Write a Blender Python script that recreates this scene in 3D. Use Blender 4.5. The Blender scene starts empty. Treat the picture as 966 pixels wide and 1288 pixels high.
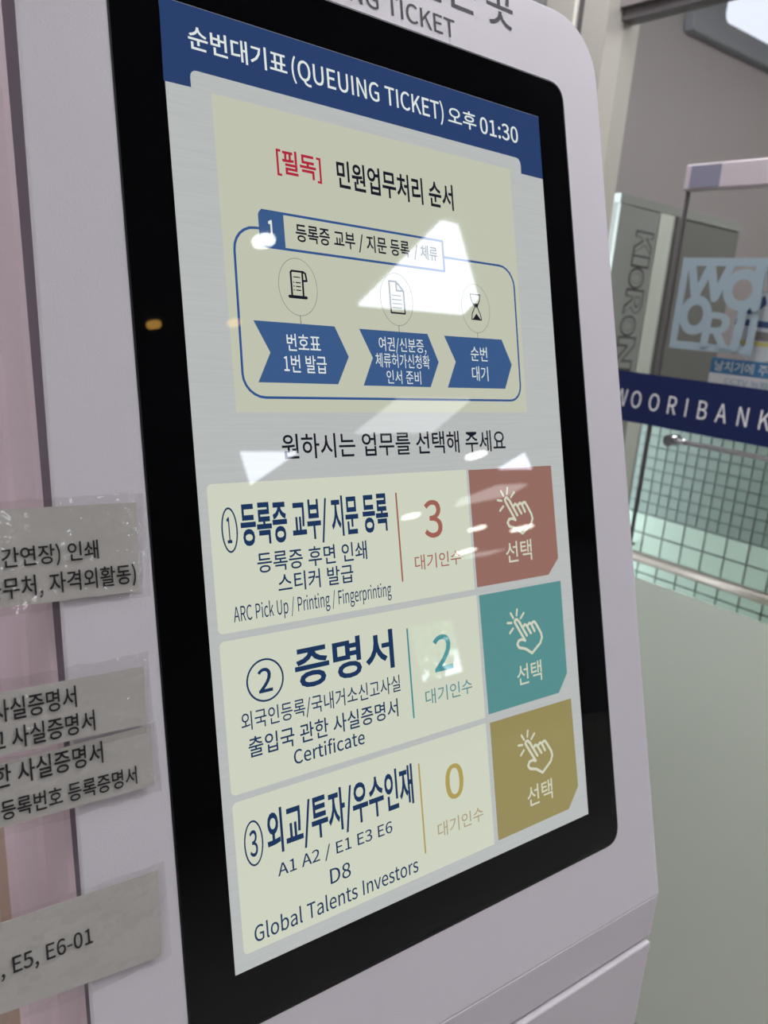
import bpy, math, random
from mathutils import Vector, Matrix
random.seed(4)
C = bpy.context.scene.collection
OZ = 1.40                        # screen centre stands 1.40 m above the floor

# ---------------------------------------------------------------- camera
cam_d = bpy.data.cameras.new('camera'); cam = bpy.data.objects.new('camera', cam_d); C.objects.link(cam)
yaw, pitch, roll = 0.674347970, -0.235971133, 0.0929623204
fw = Vector((math.sin(yaw)*math.cos(pitch), math.cos(yaw)*math.cos(pitch), math.sin(pitch)))
rt = Vector((math.cos(yaw), -math.sin(yaw), 0)); up = rt.cross(fw)
c_, s_ = math.cos(roll), math.sin(roll)
r2 = rt*c_ + up*s_; u2 = up*c_ - rt*s_
cam.matrix_world = Matrix(((r2.x, u2.x, -fw.x, -0.34368312), (r2.y, u2.y, -fw.y, -0.40531315),
                           (r2.z, u2.z, -fw.z, 0.10371903+OZ), (0, 0, 0, 1)))
cam_d.sensor_fit = 'HORIZONTAL'; cam_d.sensor_width = 36
cam_d.lens = 36*1040.818/966
cam_d.clip_start = 0.02; cam_d.clip_end = 200
cam_d.dof.use_dof = True; cam_d.dof.focus_distance = 0.50; cam_d.dof.aperture_fstop = 15
bpy.context.scene.camera = cam

# ---------------------------------------------------------------- view + world (overcast daylight outside the hall)
sc = bpy.context.scene
sc.view_settings.view_transform = 'Standard'; sc.view_settings.look = 'None'
sc.view_settings.exposure = 0.0; sc.view_settings.gamma = 1; sc.view_settings.use_curve_mapping = False
w = bpy.data.worlds.new('world'); sc.world = w; w.use_nodes = True
w.node_tree.nodes['Background'].inputs[0].default_value = (0.80, 0.90, 1.0, 1)
w.node_tree.nodes['Background'].inputs[1].default_value = 14.0

# ---------------------------------------------------------------- materials
def lin(c): return tuple(((v/255)/12.92 if v/255 <= .04045 else ((v/255+.055)/1.055)**2.4) for v in c) + (1,)
def mat(name, rgb, rough=.5, metal=0, spec=.5, bump=0, bscale=50, var=0, coat=0, aniso=None, vscale=None):
    m = bpy.data.materials.new(name); m.use_nodes = True; nt = m.node_tree; b = nt.nodes['Principled BSDF']
    col = lin(rgb)
    b.inputs['Base Color'].default_value = col; b.inputs['Roughness'].default_value = rough
    b.inputs['Metallic'].default_value = metal; b.inputs['Specular IOR Level'].default_value = spec
    b.inputs['Coat Weight'].default_value = coat; b.inputs['Coat Roughness'].default_value = .08
    tc = nt.nodes.new('ShaderNodeTexCoord')
    mp = nt.nodes.new('ShaderNodeMapping'); nt.links.new(tc.outputs['Object'], mp.inputs[0])
    if aniso: mp.inputs['Scale'].default_value = aniso
    if var:
        n = nt.nodes.new('ShaderNodeTexNoise'); n.inputs['Scale'].default_value = vscale or bscale; n.inputs['Detail'].default_value = 4
        nt.links.new(mp.outputs[0], n.inputs['Vector'])
        r = nt.nodes.new('ShaderNodeMix'); r.data_type = 'RGBA'
        r.inputs['A'].default_value = tuple(v*(1-var) for v in col[:3])+(1,); r.inputs['B'].default_value = tuple(min(1, v*(1+var)) for v in col[:3])+(1,)
        nt.links.new(n.outputs['Fac'], r.inputs['Factor']); nt.links.new(r.outputs['Result'], b.inputs['Base Color'])
    if bump:
        n = nt.nodes.new('ShaderNodeTexNoise'); n.inputs['Scale'].default_value = bscale; n.inputs['Detail'].default_value = 3
        nt.links.new(mp.outputs[0], n.inputs['Vector'])
        bp = nt.nodes.new('ShaderNodeBump'); bp.inputs['Strength'].default_value = bump; bp.inputs['Distance'].default_value = .001
        nt.links.new(n.outputs['Fac'], bp.inputs['Height']); nt.links.new(bp.outputs[0], b.inputs['Normal'])
        if coat: nt.links.new(bp.outputs[0], b.inputs['Coat Normal'])
    return m
def emit(name, rgb, k=1.0, brushed=False, gloss=None):
    if gloss is None: gloss = name.startswith(('ui_', 'display'))
    m = bpy.data.materials.new(name); m.use_nodes = True; nt = m.node_tree; nt.nodes.clear()
    e = nt.nodes.new('ShaderNodeEmission'); o = nt.nodes.new('ShaderNodeOutputMaterial')
    e.inputs[0].default_value = lin(rgb); e.inputs[1].default_value = k
    if brushed:
        tc = nt.nodes.new('ShaderNodeTexCoord'); mp = nt.nodes.new('ShaderNodeMapping'); n = nt.nodes.new('ShaderNodeTexNoise')
        mp.inputs['Scale'].default_value = (25, 900, 900); n.inputs['Scale'].default_value = 1; n.inputs['Detail'].default_value = 2
        r = nt.nodes.new('ShaderNodeMix'); r.data_type = 'RGBA'; c = lin(rgb)
        r.inputs['A'].default_value = tuple(v*.92 for v in c[:3])+(1,); r.inputs['B'].default_value = tuple(v*1.07 for v in c[:3])+(1,)
        nt.links.new(tc.outputs['Object'], mp.inputs[0]); nt.links.new(mp.outputs[0], n.inputs['Vector'])
        nt.links.new(n.outputs['Fac'], r.inputs['Factor']); nt.links.new(r.outputs['Result'], e.inputs[0])
    if not gloss: nt.links.new(e.outputs[0], o.inputs[0]); return m
    f = nt.nodes.new('ShaderNodeFresnel'); f.inputs[0].default_value = 1.5; g = nt.nodes.new('ShaderNodeBsdfGlossy'); g.inputs['Roughness'].default_value = 0
    a = nt.nodes.new('ShaderNodeAddShader'); nt.links.new(f.outputs[0], g.inputs[0]); nt.links.new(g.outputs[0], a.inputs[0])
    nt.links.new(e.outputs[0], a.inputs[1]); nt.links.new(a.outputs[0], o.inputs[0]); return m
def glass(name, tint=(1, 1, 1), k=1.0, rough=0.0, bump=0, bscale=20, base=0.0):
    m = bpy.data.materials.new(name); m.use_nodes = True; nt = m.node_tree; nt.nodes.clear(); N = nt.nodes.new; K = nt.links.new
    o = N('ShaderNodeOutputMaterial'); t = N('ShaderNodeBsdfTransparent'); g = N('ShaderNodeBsdfGlossy'); mx = N('ShaderNodeMixShader')
    f = N('ShaderNodeFresnel'); f.inputs[0].default_value = 1.5; ge = N('ShaderNodeNewGeometry')
    t.inputs[0].default_value = tint+(1,); g.inputs['Roughness'].default_value = rough
    inv = N('ShaderNodeMath'); inv.operation = 'SUBTRACT'; inv.inputs[0].default_value = 1; K(ge.outputs['Backfacing'], inv.inputs[1])
    ad = N('ShaderNodeMath'); ad.operation = 'MULTIPLY_ADD'; ad.inputs[1].default_value = k; ad.inputs[2].default_value = base; K(f.outputs[0], ad.inputs[0])
    mu = N('ShaderNodeMath'); mu.operation = 'MULTIPLY'; K(ad.outputs[0], mu.inputs[0]); K(inv.outputs[0], mu.inputs[1])
    if bump:
        tc = N('ShaderNodeTexCoord'); n = N('ShaderNodeTexNoise'); n.inputs['Scale'].default_value = bscale; n.inputs['Detail'].default_value = 2
        bp = N('ShaderNodeBump'); bp.inputs['Strength'].default_value = bump; bp.inputs['Distance'].default_value = .0032
        K(tc.outputs['Object'], n.inputs['Vector']); K(n.outputs['Fac'], bp.inputs['Height']); K(bp.outputs[0], g.inputs['Normal'])
    K(mu.outputs[0], mx.inputs[0]); K(t.outputs[0], mx.inputs[1]); K(g.outputs[0], mx.inputs[2]); K(mx.outputs[0], o.inputs[0])
    return m
def film(name, rgb, tr=.35, rough=.6):
    m = bpy.data.materials.new(name); m.use_nodes = True; nt = m.node_tree; nt.nodes.clear(); N = nt.nodes.new; K = nt.links.new
    o = N('ShaderNodeOutputMaterial'); d = N('ShaderNodeBsdfDiffuse'); t = N('ShaderNodeBsdfTranslucent'); mx = N('ShaderNodeMixShader')
    d.inputs[0].default_value = lin(rgb); t.inputs[0].default_value = lin(rgb); mx.inputs[0].default_value = tr
    K(d.outputs[0], mx.inputs[1]); K(t.outputs[0], mx.inputs[2]); K(mx.outputs[0], o.inputs[0]); return m

M = dict(
 face=mat('painted_steel', (224, 219, 223), .42, bump=.12, bscale=900, spec=.4),
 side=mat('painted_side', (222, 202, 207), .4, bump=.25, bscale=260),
 beige_refl=mat('side_beige_reflection', (196, 170, 155), .5, bump=.2, bscale=200),  # warm reflection on the kiosk side, put into its colour
 groove=mat('groove', (150, 138, 148), .6),
 black=emit('ui_bezel_black', (6, 6, 8), .6),
 gasket=mat('rubber_gasket', (24, 24, 26), .35),
 ink=mat('black_ink', (22, 22, 26), .6),
 glass=glass('cover_glass', (.99, 1, .995), 0),
 paper=mat('laminated_paper', (204, 201, 193), .4, bump=.35, bscale=160, coat=.4, var=.10, vscale=60),
 tape=glass('clear_tape', (.95, .95, .94), 1.0, .10, bump=1.0, bscale=60, base=.04),
 disp=emit('display_grey', (184, 186, 186), brushed=True),
 blue=emit('ui_navy', (42, 64, 108)), card=emit('ui_cream', (206, 210, 192)), card_top=emit('ui_cream_notice', (192, 194, 176)),
 uiwhite=emit('ui_white', (222, 226, 224)), navy=emit('ui_text_navy', (30, 54, 92)), dark=emit('ui_text_dark', (26, 28, 40)),
 redt=emit('ui_text_red', (176, 40, 62)), arrow=emit('ui_arrow', (60, 90, 136)), line=emit('ui_line', (52, 84, 140)),
 thin=emit('ui_thin', (120, 122, 118)),
 redb=emit('ui_red', (150, 108, 98)), redn=emit('ui_red_text', (160, 98, 86)), teal=emit('ui_teal', (88, 142, 142)), tealn=emit('ui_teal_text', (66, 136, 148)),
 yel=emit('ui_yellow', (150, 138, 90)), yeln=emit('ui_yellow_text', (176, 154, 88)), yelg=emit('ui_yellow_grey', (172, 152, 120)), tealg=emit('ui_teal_grey', (92, 138, 142)),
 butt=emit('ui_button_text', (206, 206, 186)),
 steel=mat('brushed_steel', (192, 189, 177), .3, .35, bump=.2, bscale=30, aniso=(1, 1, 6)),
 chrome=mat('chrome', (220, 218, 222), .12, 1),
 wglass=glass('window_glass', (.95, .96, .955), .9),
 frame=mat('dark_frame', (88, 84, 84), .45),
 header=mat('header_panel', (122, 116, 114), .5),
 frost=film('frosted_film', (244, 250, 240), .45),
 navyfilm=mat('navy_film', (30, 40, 80), .5, spec=.2), lettering=mat('white_lettering', (226, 228, 226), .6),
 logo=mat('pale_blue_film', (140, 157, 163), .6),
 mosaic=mat('mosaic_tile', (124, 136, 127), .5, spec=.15, var=.08, bscale=4), pale=mat('pale_tile', (168, 184, 168), .5, spec=.15, var=.06, bscale=4),
 grout=mat('grout', (104, 112, 106), .8),
 railmetal=mat('satin_rail', (200, 190, 193), .35, .35), capmetal=mat('satin_cap', (134, 134, 150), .35, .3), barmetal=mat('bar_chrome', (236, 228, 234), .2, .6),
 rail=mat('brown_rail', (150, 138, 126), .4, .6),
 wall=mat('plaster', (112, 110, 110), .8, var=.04, bscale=3), floor=mat('floor_stone', (196, 190, 184), .6, var=.08, bscale=3),
 ceil=mat('ceiling_grey', (84, 84, 88), .9), inner=mat('inner_wall', (150, 142, 140), .75, var=.06, bscale=2),
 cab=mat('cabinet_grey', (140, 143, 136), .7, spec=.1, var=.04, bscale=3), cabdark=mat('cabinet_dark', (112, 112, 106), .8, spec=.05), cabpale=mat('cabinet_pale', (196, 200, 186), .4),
 cabletter=mat('outline_ink', (56, 58, 56), .6),
 housing=mat('lamp_housing', (118, 120, 124), .45), lens=emit('lamp_lens', (228, 233, 246), 1.25),
 panel=emit('panel_lamp', (232, 236, 255), 14.0), panel2=emit('panel_lamp_soft', (236, 236, 240), 5.0),
 spot=emit('spot_lamp', (255, 255, 244), 26.0), warm=emit('warm_lamp', (255, 190, 96), 7.0), hall=emit('hall_fill_lamp', (250, 248, 255), 7.6), hall_fill=emit('hall_fill_bright', (250, 248, 255), 12.5),  # the last two serve unseen panels added as fill
 infill=emit('inner_fill_lamp', (252, 252, 255), 17.0),  # for panels added to light the glazed room
 lampframe=mat('lamp_frame', (200, 200, 200), .5),
 sheet=mat('paper_white', (206, 206, 206), .6), sheetblue=mat('print_blue', (52, 112, 156), .6), printgrey=mat('print_grey', (140, 160, 176), .6),
 sticker=mat('sticker_white', (190, 194, 200), .6), stickernavy=mat('sticker_navy', (48, 66, 110), .6), stickeryel=mat('sticker_yellow', (190, 180, 110), .6),
)

# ---------------------------------------------------------------- helpers
BASE = {}
STORE = [False]                  # the glazed room is shrunk about the camera position, leaving its view unchanged
SS, SO = .587, Vector((-.14194, -.16739, .04284))
def conv(p, lift=0):
    if not STORE[0]: return Vector(p)
    return Vector((SO.x+SS*p[0], SO.y+SS*p[1], SO.z+SS*(p[2]-lift)+lift))
def link(name, verts, faces, m, parent=None, base=(0, 0, 0)):
    """verts in scene metres (z from the screen centre); stored relative to the thing's base"""
    if parent is not None: base = BASE[parent.name]
    else: base = Vector(conv(base, OZ))
    if STORE[0]: verts = [conv(v) for v in verts]
    me = bpy.data.meshes.new(name)
    me.from_pydata([(v[0]-base[0], v[1]-base[1], v[2]+OZ-base[2]) for v in verts], [], faces)
    me.materials.append(M[m]); me.update()
    o = bpy.data.objects.new(name, me); C.objects.link(o)
    if parent is not None: o.parent = parent
    else: o.location = base
    BASE[o.name] = Vector(base)
    return o
def tag(o, label, cat, group=None):
    o['label'] = label; o['category'] = cat
    if group: o['group'] = group
    return o
def thing(name, label, cat, base, group=None):
    base = conv(base, OZ)
    o = bpy.data.objects.new(name, None); C.objects.link(o); o.location = base; o.empty_display_size = .05
    BASE[o.name] = Vector(base); return tag(o, label, cat, group)
def struct(o): o['kind'] = 'structure'; return o
def bevel(o, wd=.002, seg=2):
    b = o.modifiers.new('bevel', 'BEVEL'); b.width = wd; b.segments = seg; b.limit_method = 'ANGLE'; b.angle_limit = .6
    return o
def boxg(a, b):
    x0, y0, z0 = a; x1, y1, z1 = b
    v = [(x0,y0,z0),(x1,y0,z0),(x1,y1,z0),(x0,y1,z0),(x0,y0,z1),(x1,y0,z1),(x1,y1,z1),(x0,y1,z1)]
    f = [(0,3,2,1),(4,5,6,7),(0,1,5,4),(1,2,6,5),(2,3,7,6),(3,0,4,7)]
    return v, f
def box(name, a, b, m, parent=None, bv=0):
    v, f = boxg(a, b)
    base = (0, 0, 0) if parent else ((a[0]+b[0])/2, (a[1]+b[1])/2, min(a[2], b[2])+OZ)
    o = link(name, v, f, m, parent, base)
    if bv: bevel(o, bv)
    return o
TI = 0.271752021
UPV = Vector((0, math.sin(TI), math.cos(TI))); NV = Vector((0, -math.cos(TI), math.sin(TI))); XV = Vector((1, 0, 0))
def F(u, v, d=0): return XV*(u/1000) + UPV*(v/1000) + NV*(d/1000)      # kiosk face plane, millimetres
def prism(name, pts, d0, d1, m, parent, P=F, base=(0, 0, 0)):
    """closed 2-D outline (counter-clockwise seen from the front) extruded from depth d0 (back) to d1 (front)"""
    n = len(pts); ar = sum(pts[i][0]*pts[(i+1) % n][1]-pts[(i+1) % n][0]*pts[i][1] for i in range(n))
    if ar < 0: pts = pts[::-1]
    v = [P(a, b, d0) for a, b in pts] + [P(a, b, d1) for a, b in pts]
    f = [tuple(range(n-1, -1, -1)), tuple(range(n, 2*n))] + [(i, (i+1) % n, n+(i+1) % n, n+i) for i in range(n)]
    return link(name, v, f, m, parent, base)
def rrect(u0, v0, u1, v1, r, seg=8):
    if not isinstance(r, (tuple, list)): r = (r,)*4                      # bl br tr tl
    out = []
    for (cu, cv, a0, rr) in ((u0, v0, 180, r[0]), (u1, v0, 270, r[1]), (u1, v1, 0, r[2]), (u0, v1, 90, r[3])):
        if rr <= 0: out.append((cu, cv)); continue
        x = cu + (rr if cu == u0 else -rr); y = cv + (rr if cv == v0 else -rr)
        for k in range(seg+1):
            a = math.radians(a0+90*k/seg); out.append((x+rr*math.cos(a), y+rr*math.sin(a)))
    return out
def stroke(name, lines, wd, d, m, parent, P=F, th=.05, base=(0, 0, 0)):
    """flat pen strokes: one quad per segment and a disc at every joint, each nudged apart by a hair"""
    v, f = [], []
    for ln in lines:
        wv = wd
        if isinstance(ln, dict): wv = ln['w']; ln = ln['p']
        for i in range(len(ln)-1):
            (a, b), (c, e) = ln[i], ln[i+1]; L = math.hypot(c-a, e-b) or 1
            nx, ny = -(e-b)/L*wv/2, (c-a)/L*wv/2; k = len(v)
            v += [P(a+nx, b+ny, d+th*.2*(i % 2)), P(a-nx, b-ny, d+th*.2*(i % 2)), P(c-nx, e-ny, d+th*.2*(i % 2)), P(c+nx, e+ny, d+th*.2*(i % 2))]
            f.append((k, k+1, k+2, k+3))
        for (a, b) in ln:
            k = len(v)
            v += [P(a+wv/2*math.cos(t*math.pi/5), b+wv/2*math.sin(t*math.pi/5), d+th*.5) for t in range(10)]; f.append(tuple(range(k, k+10)))
    return link(name, v, f, m, parent, base)
def ring(name, cu, cv, ru, rv, wd, d, m, parent, P=F, seg=48, base=(0, 0, 0), w2=None):
    v, f = [], []; w2 = w2 or wd
    for k in range(seg):
        a = 2*math.pi*k/seg; c, s = math.cos(a), math.sin(a)
        v += [P(cu+(ru-wd/2)*c, cv+(rv-w2/2)*s, d), P(cu+(ru+wd/2)*c, cv+(rv+w2/2)*s, d)]
    for k in range(seg):
        j = (k+1) % seg; f.append((2*k, 2*k+1, 2*j+1, 2*j))
    return link(name, v, f, m, parent, base)
# outlines of the humanist Latin letters and figures (advance, contours; thousandths of an em)
GLY = {
 '(': (338, "239,-196 295,-171 239,-60 199,59 176,184 168,311 176,437 199,561 239,680 295,792 239,818 177,703 131,582 102,452 92,311 102,170 131,40 177,-82"),
 ')': (338, "99,-196 161,-82 207,40 236,170 246,311 236,452 207,582 161,703 99,818 42,792 98,680 139,561 163,437 171,311 163,184 139,59 98,-60 42,-171"),
 ',': (278, "75,-190 136,-155 182,-107 211,-49 221,19 216,64 200,98 176,119 144,126 110,118 85,96 75,62 84,28 109,6 142,-2 153,-1 146,-44 126,-81 95,-112 53,-136"),
 '-': (347, "46,245 302,245 302,315 46,315"),
 '.': (278, "139,-13 172,-4 196,20 205,56 196,93 172,117 139,126 105,117 82,93 73,56 82,20 105,-4"),
 '/': (392, "11,-179 78,-179 377,794 311,794"),
 '0': (555, "278,-13 372,11 444,82 490,201 506,369 490,535 444,653 372,723 278,746 183,723 111,653 66,535 50,369 66,201 112,82 183,11|278,61 221,79 177,134 148,230 138,369 148,507 177,602 221,656 278,674 335,656 379,602 408,507 418,369 408,230 379,134 335,79"),
 '1': (555, "88,0 490,0 490,76 343,76 343,733 273,733 242,717 206,703 167,691 121,681 121,623 252,623 252,76 88,76"),
 '2': (555, "44,0 505,0 505,79 302,79 273,78 242,77 212,74 182,72 300,192 391,308 449,420 470,531 455,619 412,687 345,731 256,746 191,738 135,717 86,683 40,639 93,587 126,621 162,648 202,666 245,672 304,661 347,631 372,585 380,527 360,428 298,319 194,195 44,54"),
 '3': (555, "263,-13 355,1 430,42 481,108 499,196 487,265 454,319 405,358 344,382 344,387 397,413 438,452 465,502 474,563 458,641 414,698 346,734 260,746 200,739 147,721 99,694 56,659 105,601 138,630 175,652 214,667 257,672 309,664 348,640 372,604 381,556 371,501 336,456 274,427 178,416 178,346 285,336 356,306 394,260 406,199 395,142 365,99 317,72 257,63 200,70 152,88 111,115 76,147 29,88 70,50 121,18 185,-5"),
 '4': (555, "340,0 426,0 426,202 524,202 524,275 426,275 426,733 325,733 20,262 20,202 340,202|340,275 115,275 282,525 298,552 313,579 327,606 341,633 345,633 343,602 342,566 340,531 340,500"),
 '5': (555, "262,-13 351,4 428,53 482,131 502,238 484,343 437,416 367,458 281,472 240,468 204,459 171,443 190,655 466,655 466,733 110,733 86,391 135,360 165,379 193,392 223,400 257,403 320,392 368,359 398,306 409,236 397,164 364,109 314,75 253,63 195,70 146,88 106,114 73,144 27,84 69,48 120,17 184,-5"),
 '6': (555, "301,-13 382,4 449,53 495,128 512,225 498,326 457,398 392,441 308,455 264,449 220,432 179,404 142,367 159,510 200,604 259,655 331,671 364,667 395,656 423,638 447,615 499,671 466,701 426,725 380,740 327,746 225,724 138,656 78,533 56,350 75,191 126,78 204,10|144,294 181,337 220,366 257,382 293,387 351,376 392,343 417,292 425,225 415,157 389,105 350,71 301,59 239,74 192,119 160,193"),
 '8': (555, "280,-13 374,2 446,42 492,102 509,176 499,244 472,296 432,337 386,369 386,374 419,405 451,446 474,496 483,551 469,629 429,690 366,730 282,744 203,731 139,693 96,634 81,558 89,504 111,458 142,420 180,389 180,385 131,352 88,307 58,250 46,182 63,104 112,42 186,2|330,398 267,425 214,458 178,501 164,558 173,606 197,644 234,668 281,676 333,666 372,638 397,597 405,546 400,506 386,468 362,432|281,55 220,65 171,93 139,136 127,190 134,240 155,285 187,324 228,356 302,325 364,289 406,243 422,179 412,129 383,90 339,64"),
 ':': (278, "139,390 172,399 196,423 205,460 196,496 172,521 139,530 105,521 82,496 73,460 82,423 105,399|139,-13 172,-4 196,20 205,56 196,93 172,117 139,126 105,117 82,93 73,56 82,20 105,-4"),
 'A': (608, "4,0 97,0 168,224 436,224 506,0 604,0 355,733 252,733|191,297 227,410 246,472 265,533 283,595 300,658 304,658 322,595 340,533 358,472 378,410 413,297"),
 'B': (657, "101,0 334,0 447,13 535,54 592,121 612,215 601,282 570,334 523,370 463,390 463,395 509,419 542,455 563,501 570,554 551,636 500,692 420,723 318,733 101,733|193,422 193,660 306,660 382,654 436,633 468,597 479,542 469,492 438,454 383,430 302,422|193,74 193,350 321,350 407,342 469,318 508,277 521,218 507,154 468,109 405,83 321,74"),
 'C': (638, "377,-13 444,-6 503,14 556,47 602,92 551,151 514,116 475,90 430,74 381,68 286,89 214,149 169,244 153,369 170,492 217,586 290,644 384,665 429,660 468,646 503,624 534,596 584,656 547,690 501,719 446,739 383,746 254,720 151,645 83,525 58,366 82,206 149,87 250,13"),
 'D': (688, "101,0 288,0 435,25 541,97 607,213 629,369 607,525 541,639 433,709 284,733 101,733|193,76 193,658 276,658 389,639 470,583 518,493 534,369 518,245 470,153 389,96 276,76"),
 'E': (589, "101,0 534,0 534,79 193,79 193,346 471,346 471,425 193,425 193,655 523,655 523,733 101,733"),
 'F': (552, "101,0 193,0 193,329 473,329 473,407 193,407 193,655 523,655 523,733 101,733"),
 'G': (689, "389,-13 459,-7 521,11 574,38 615,72 615,380 374,380 374,303 530,303 530,111 504,93 473,79 436,71 398,68 293,89 217,149 169,244 153,369 170,492 219,586 296,644 397,665 447,660 490,645 525,623 555,596 605,656 569,689 522,717 464,738 394,746 260,720 153,645 83,525 58,366 83,206 151,87 256,13"),
 'I': (293, "101,0 193,0 193,733 101,733"),
 'K': (646, "101,0 193,0 193,232 319,382 539,0 642,0 377,455 607,733 502,733 195,365 193,365 193,733 101,733"),
 'N': (723, "101,0 188,0 188,385 187,443 184,501 180,558 177,614 181,614 260,463 527,0 622,0 622,733 534,733 534,352 535,294 538,235 542,176 547,120 542,120 463,271 195,733 101,733"),
 'O': (742, "371,-13 498,14 596,90 661,210 684,369 661,527 597,646 498,720 371,746 244,720 146,646 81,527 58,369 81,210 146,90 244,14|371,68 281,89 212,150 168,245 153,369 168,492 212,586 281,644 371,665 461,644 530,586 574,492 589,369 574,245 530,150 461,89"),
 'P': (633, "101,0 193,0 193,292 314,292 424,306 509,347 564,417 584,518 564,619 508,686 422,722 310,733 101,733|193,367 193,658 298,658 383,651 443,628 480,585 492,518 480,450 445,403 386,376 302,367"),
 'Q': (742, "371,64 281,85 212,146 168,242 153,369 168,492 212,586 281,644 371,665 461,644 530,586 574,492 589,369 574,242 530,146 461,85|595,-184 637,-182 673,-176 700,-167 682,-96 661,-102 635,-105 605,-107 548,-101 498,-82 456,-52 425,-9 531,32 613,111 665,225 684,369 661,527 597,646 498,720 371,746 244,720 146,646 81,527 58,369 77,222 132,107 217,28 326,-10 366,-79 425,-135 502,-171"),
 'R': (635, "193,385 193,658 316,658 392,651 448,629 482,589 494,528 482,465 448,421 392,394 316,385|503,0 607,0 421,321 489,347 541,390 574,451 586,528 567,624 514,688 433,722 330,733 101,733 101,0 193,0 193,311 325,311"),
 'T': (599, "253,0 346,0 346,655 568,655 568,733 31,733 31,655 253,655"),
 'U': (721, "361,-13 465,3 548,56 604,154 624,302 624,733 535,733 535,300 521,190 484,118 429,80 361,68 294,80 240,118 203,190 190,300 190,733 98,733 98,302 118,154 173,56 257,3"),
 'V': (575, "235,0 342,0 575,733 481,733 363,336 345,274 329,215 311,156 292,94 288,94 269,156 252,215 235,274 217,336 98,733 1,733"),
 'W': (878, "181,0 291,0 400,442 409,485 419,526 428,567 437,609 441,609 450,567 459,526 468,485 477,442 588,0 700,0 851,733 763,733 684,334 674,275 664,215 654,156 644,96 638,96 625,156 612,216 599,275 586,334 484,733 399,733 298,334 285,275 271,215 258,156 246,96 242,96 231,156 220,215 209,275 198,334 121,733 26,733"),
 '[': (338, "106,-170 304,-170 304,-118 174,-118 174,739 304,739 304,792 106,792"),
 ']': (338, "34,-170 233,-170 233,792 34,792 34,739 164,739 164,-118 34,-118"),
 'a': (563, "217,-13 266,-7 313,10 356,35 397,65 400,65 408,0 483,0 483,334 472,426 439,496 380,541 295,557 231,550 174,534 124,511 82,486 117,423 152,444 191,463 234,476 280,481 335,469 369,439 387,395 392,344 243,318 139,277 79,219 59,141 71,76 104,27 154,-3|243,61 205,66 175,81 154,107 147,147 160,195 201,233 277,263 392,283 392,132 354,101 317,79 281,65"),
 'b': (618, "331,-13 420,7 495,64 548,156 567,280 553,394 512,482 444,537 351,557 306,551 261,535 219,511 180,481 184,578 184,796 92,796 92,0 165,0 173,56 177,56 214,27 253,5 292,-8|316,64 287,67 254,76 219,94 184,120 184,406 222,438 258,461 294,475 328,480 394,466 439,425 464,361 472,279 460,189 428,121 378,79"),
 'c': (510, "306,-13 354,-8 400,5 443,27 482,55 442,117 415,96 384,79 350,67 314,63 246,78 192,120 158,186 146,271 159,356 194,422 249,465 317,480 357,474 393,458 425,433 471,493 440,517 404,538 362,552 313,557 213,538 130,482 73,392 52,271 71,151 125,61 206,6"),
 'e': (554, "312,-13 364,-9 411,3 453,20 490,42 458,103 427,85 395,71 360,63 322,60 251,73 196,112 158,171 142,250 508,250 510,265 511,283 512,302 498,407 456,488 388,539 295,557 205,537 127,480 73,390 52,271 72,151 128,62 210,6|141,315 159,387 194,440 242,473 297,484 354,473 396,441 423,388 432,315"),
 'f': (325, "33,469 107,469 107,0 198,0 198,469 313,469 313,543 198,543 198,629 203,675 217,709 241,729 275,736 295,734 316,729 336,721 356,792 329,801 298,807 265,809 195,797 146,761 117,704 107,630 107,543 33,538"),
 'g': (564, "275,-250 389,-235 476,-194 531,-134 550,-62 538,-4 502,36 443,60 361,67 254,67 197,75 167,96 159,126 164,152 176,173 194,191 220,181 247,174 274,172 352,185 415,223 458,283 473,361 470,395 461,425 447,452 429,473 540,473 540,543 351,543 329,550 304,555 274,557 196,543 132,505 87,444 71,363 77,317 93,276 116,242 142,217 142,213 114,188 91,154 82,112 88,74 106,44 131,23 131,18 97,-8 72,-38 56,-70 51,-105 67,-167 113,-212 184,-240|274,234 230,243 193,269 168,310 159,363 168,417 193,456 229,481 274,490 320,481 356,457 381,417 390,363 381,310 356,269 319,243|288,-187 222,-180 172,-161 142,-131 131,-92 137,-61 154,-29 186,0 210,-5 234,-7 256,-8 350,-8 398,-12 432,-23 453,-45 460,-77 448,-118 413,-153 359,-178"),
 'i': (275, "92,0 184,0 184,543 92,543|138,655 170,663 191,684 199,716 191,747 170,767 138,775 106,767 86,747 78,716 86,684 106,663"),
 'k': (552, "92,0 182,0 182,143 284,262 443,0 542,0 337,324 518,543 416,543 186,257 182,257 182,796 92,796"),
 'l': (284, "188,-13 210,-12 227,-9 241,-5 228,65 220,64 214,63 209,63 196,67 187,79 184,102 184,796 92,796 92,108 97,57 115,19 144,-5"),
 'n': (610, "92,0 184,0 184,394 222,430 257,456 293,472 332,477 378,469 410,443 429,398 435,332 435,0 526,0 526,344 516,435 486,502 434,543 360,557 308,550 260,530 218,500 178,464 176,464 167,543 92,543"),
 'o': (606, "303,-13 398,6 478,62 533,151 554,271 533,392 478,482 398,538 303,557 208,538 128,482 73,392 52,271 73,151 128,61 208,6|303,63 239,78 189,120 157,186 146,271 157,356 189,422 239,465 303,480 367,465 417,422 450,356 461,271 450,186 417,120 367,78"),
 'p': (620, "92,-229 184,-229 184,-45 181,50 218,23 256,3 294,-9 331,-13 420,7 495,64 548,156 567,280 553,394 512,482 444,537 351,557 304,551 259,534 217,509 178,480 176,480 167,543 92,543|316,64 287,67 255,76 220,94 184,120 184,406 222,438 259,461 294,475 328,480 394,466 439,425 464,361 472,279 460,189 428,121 378,79"),
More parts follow.
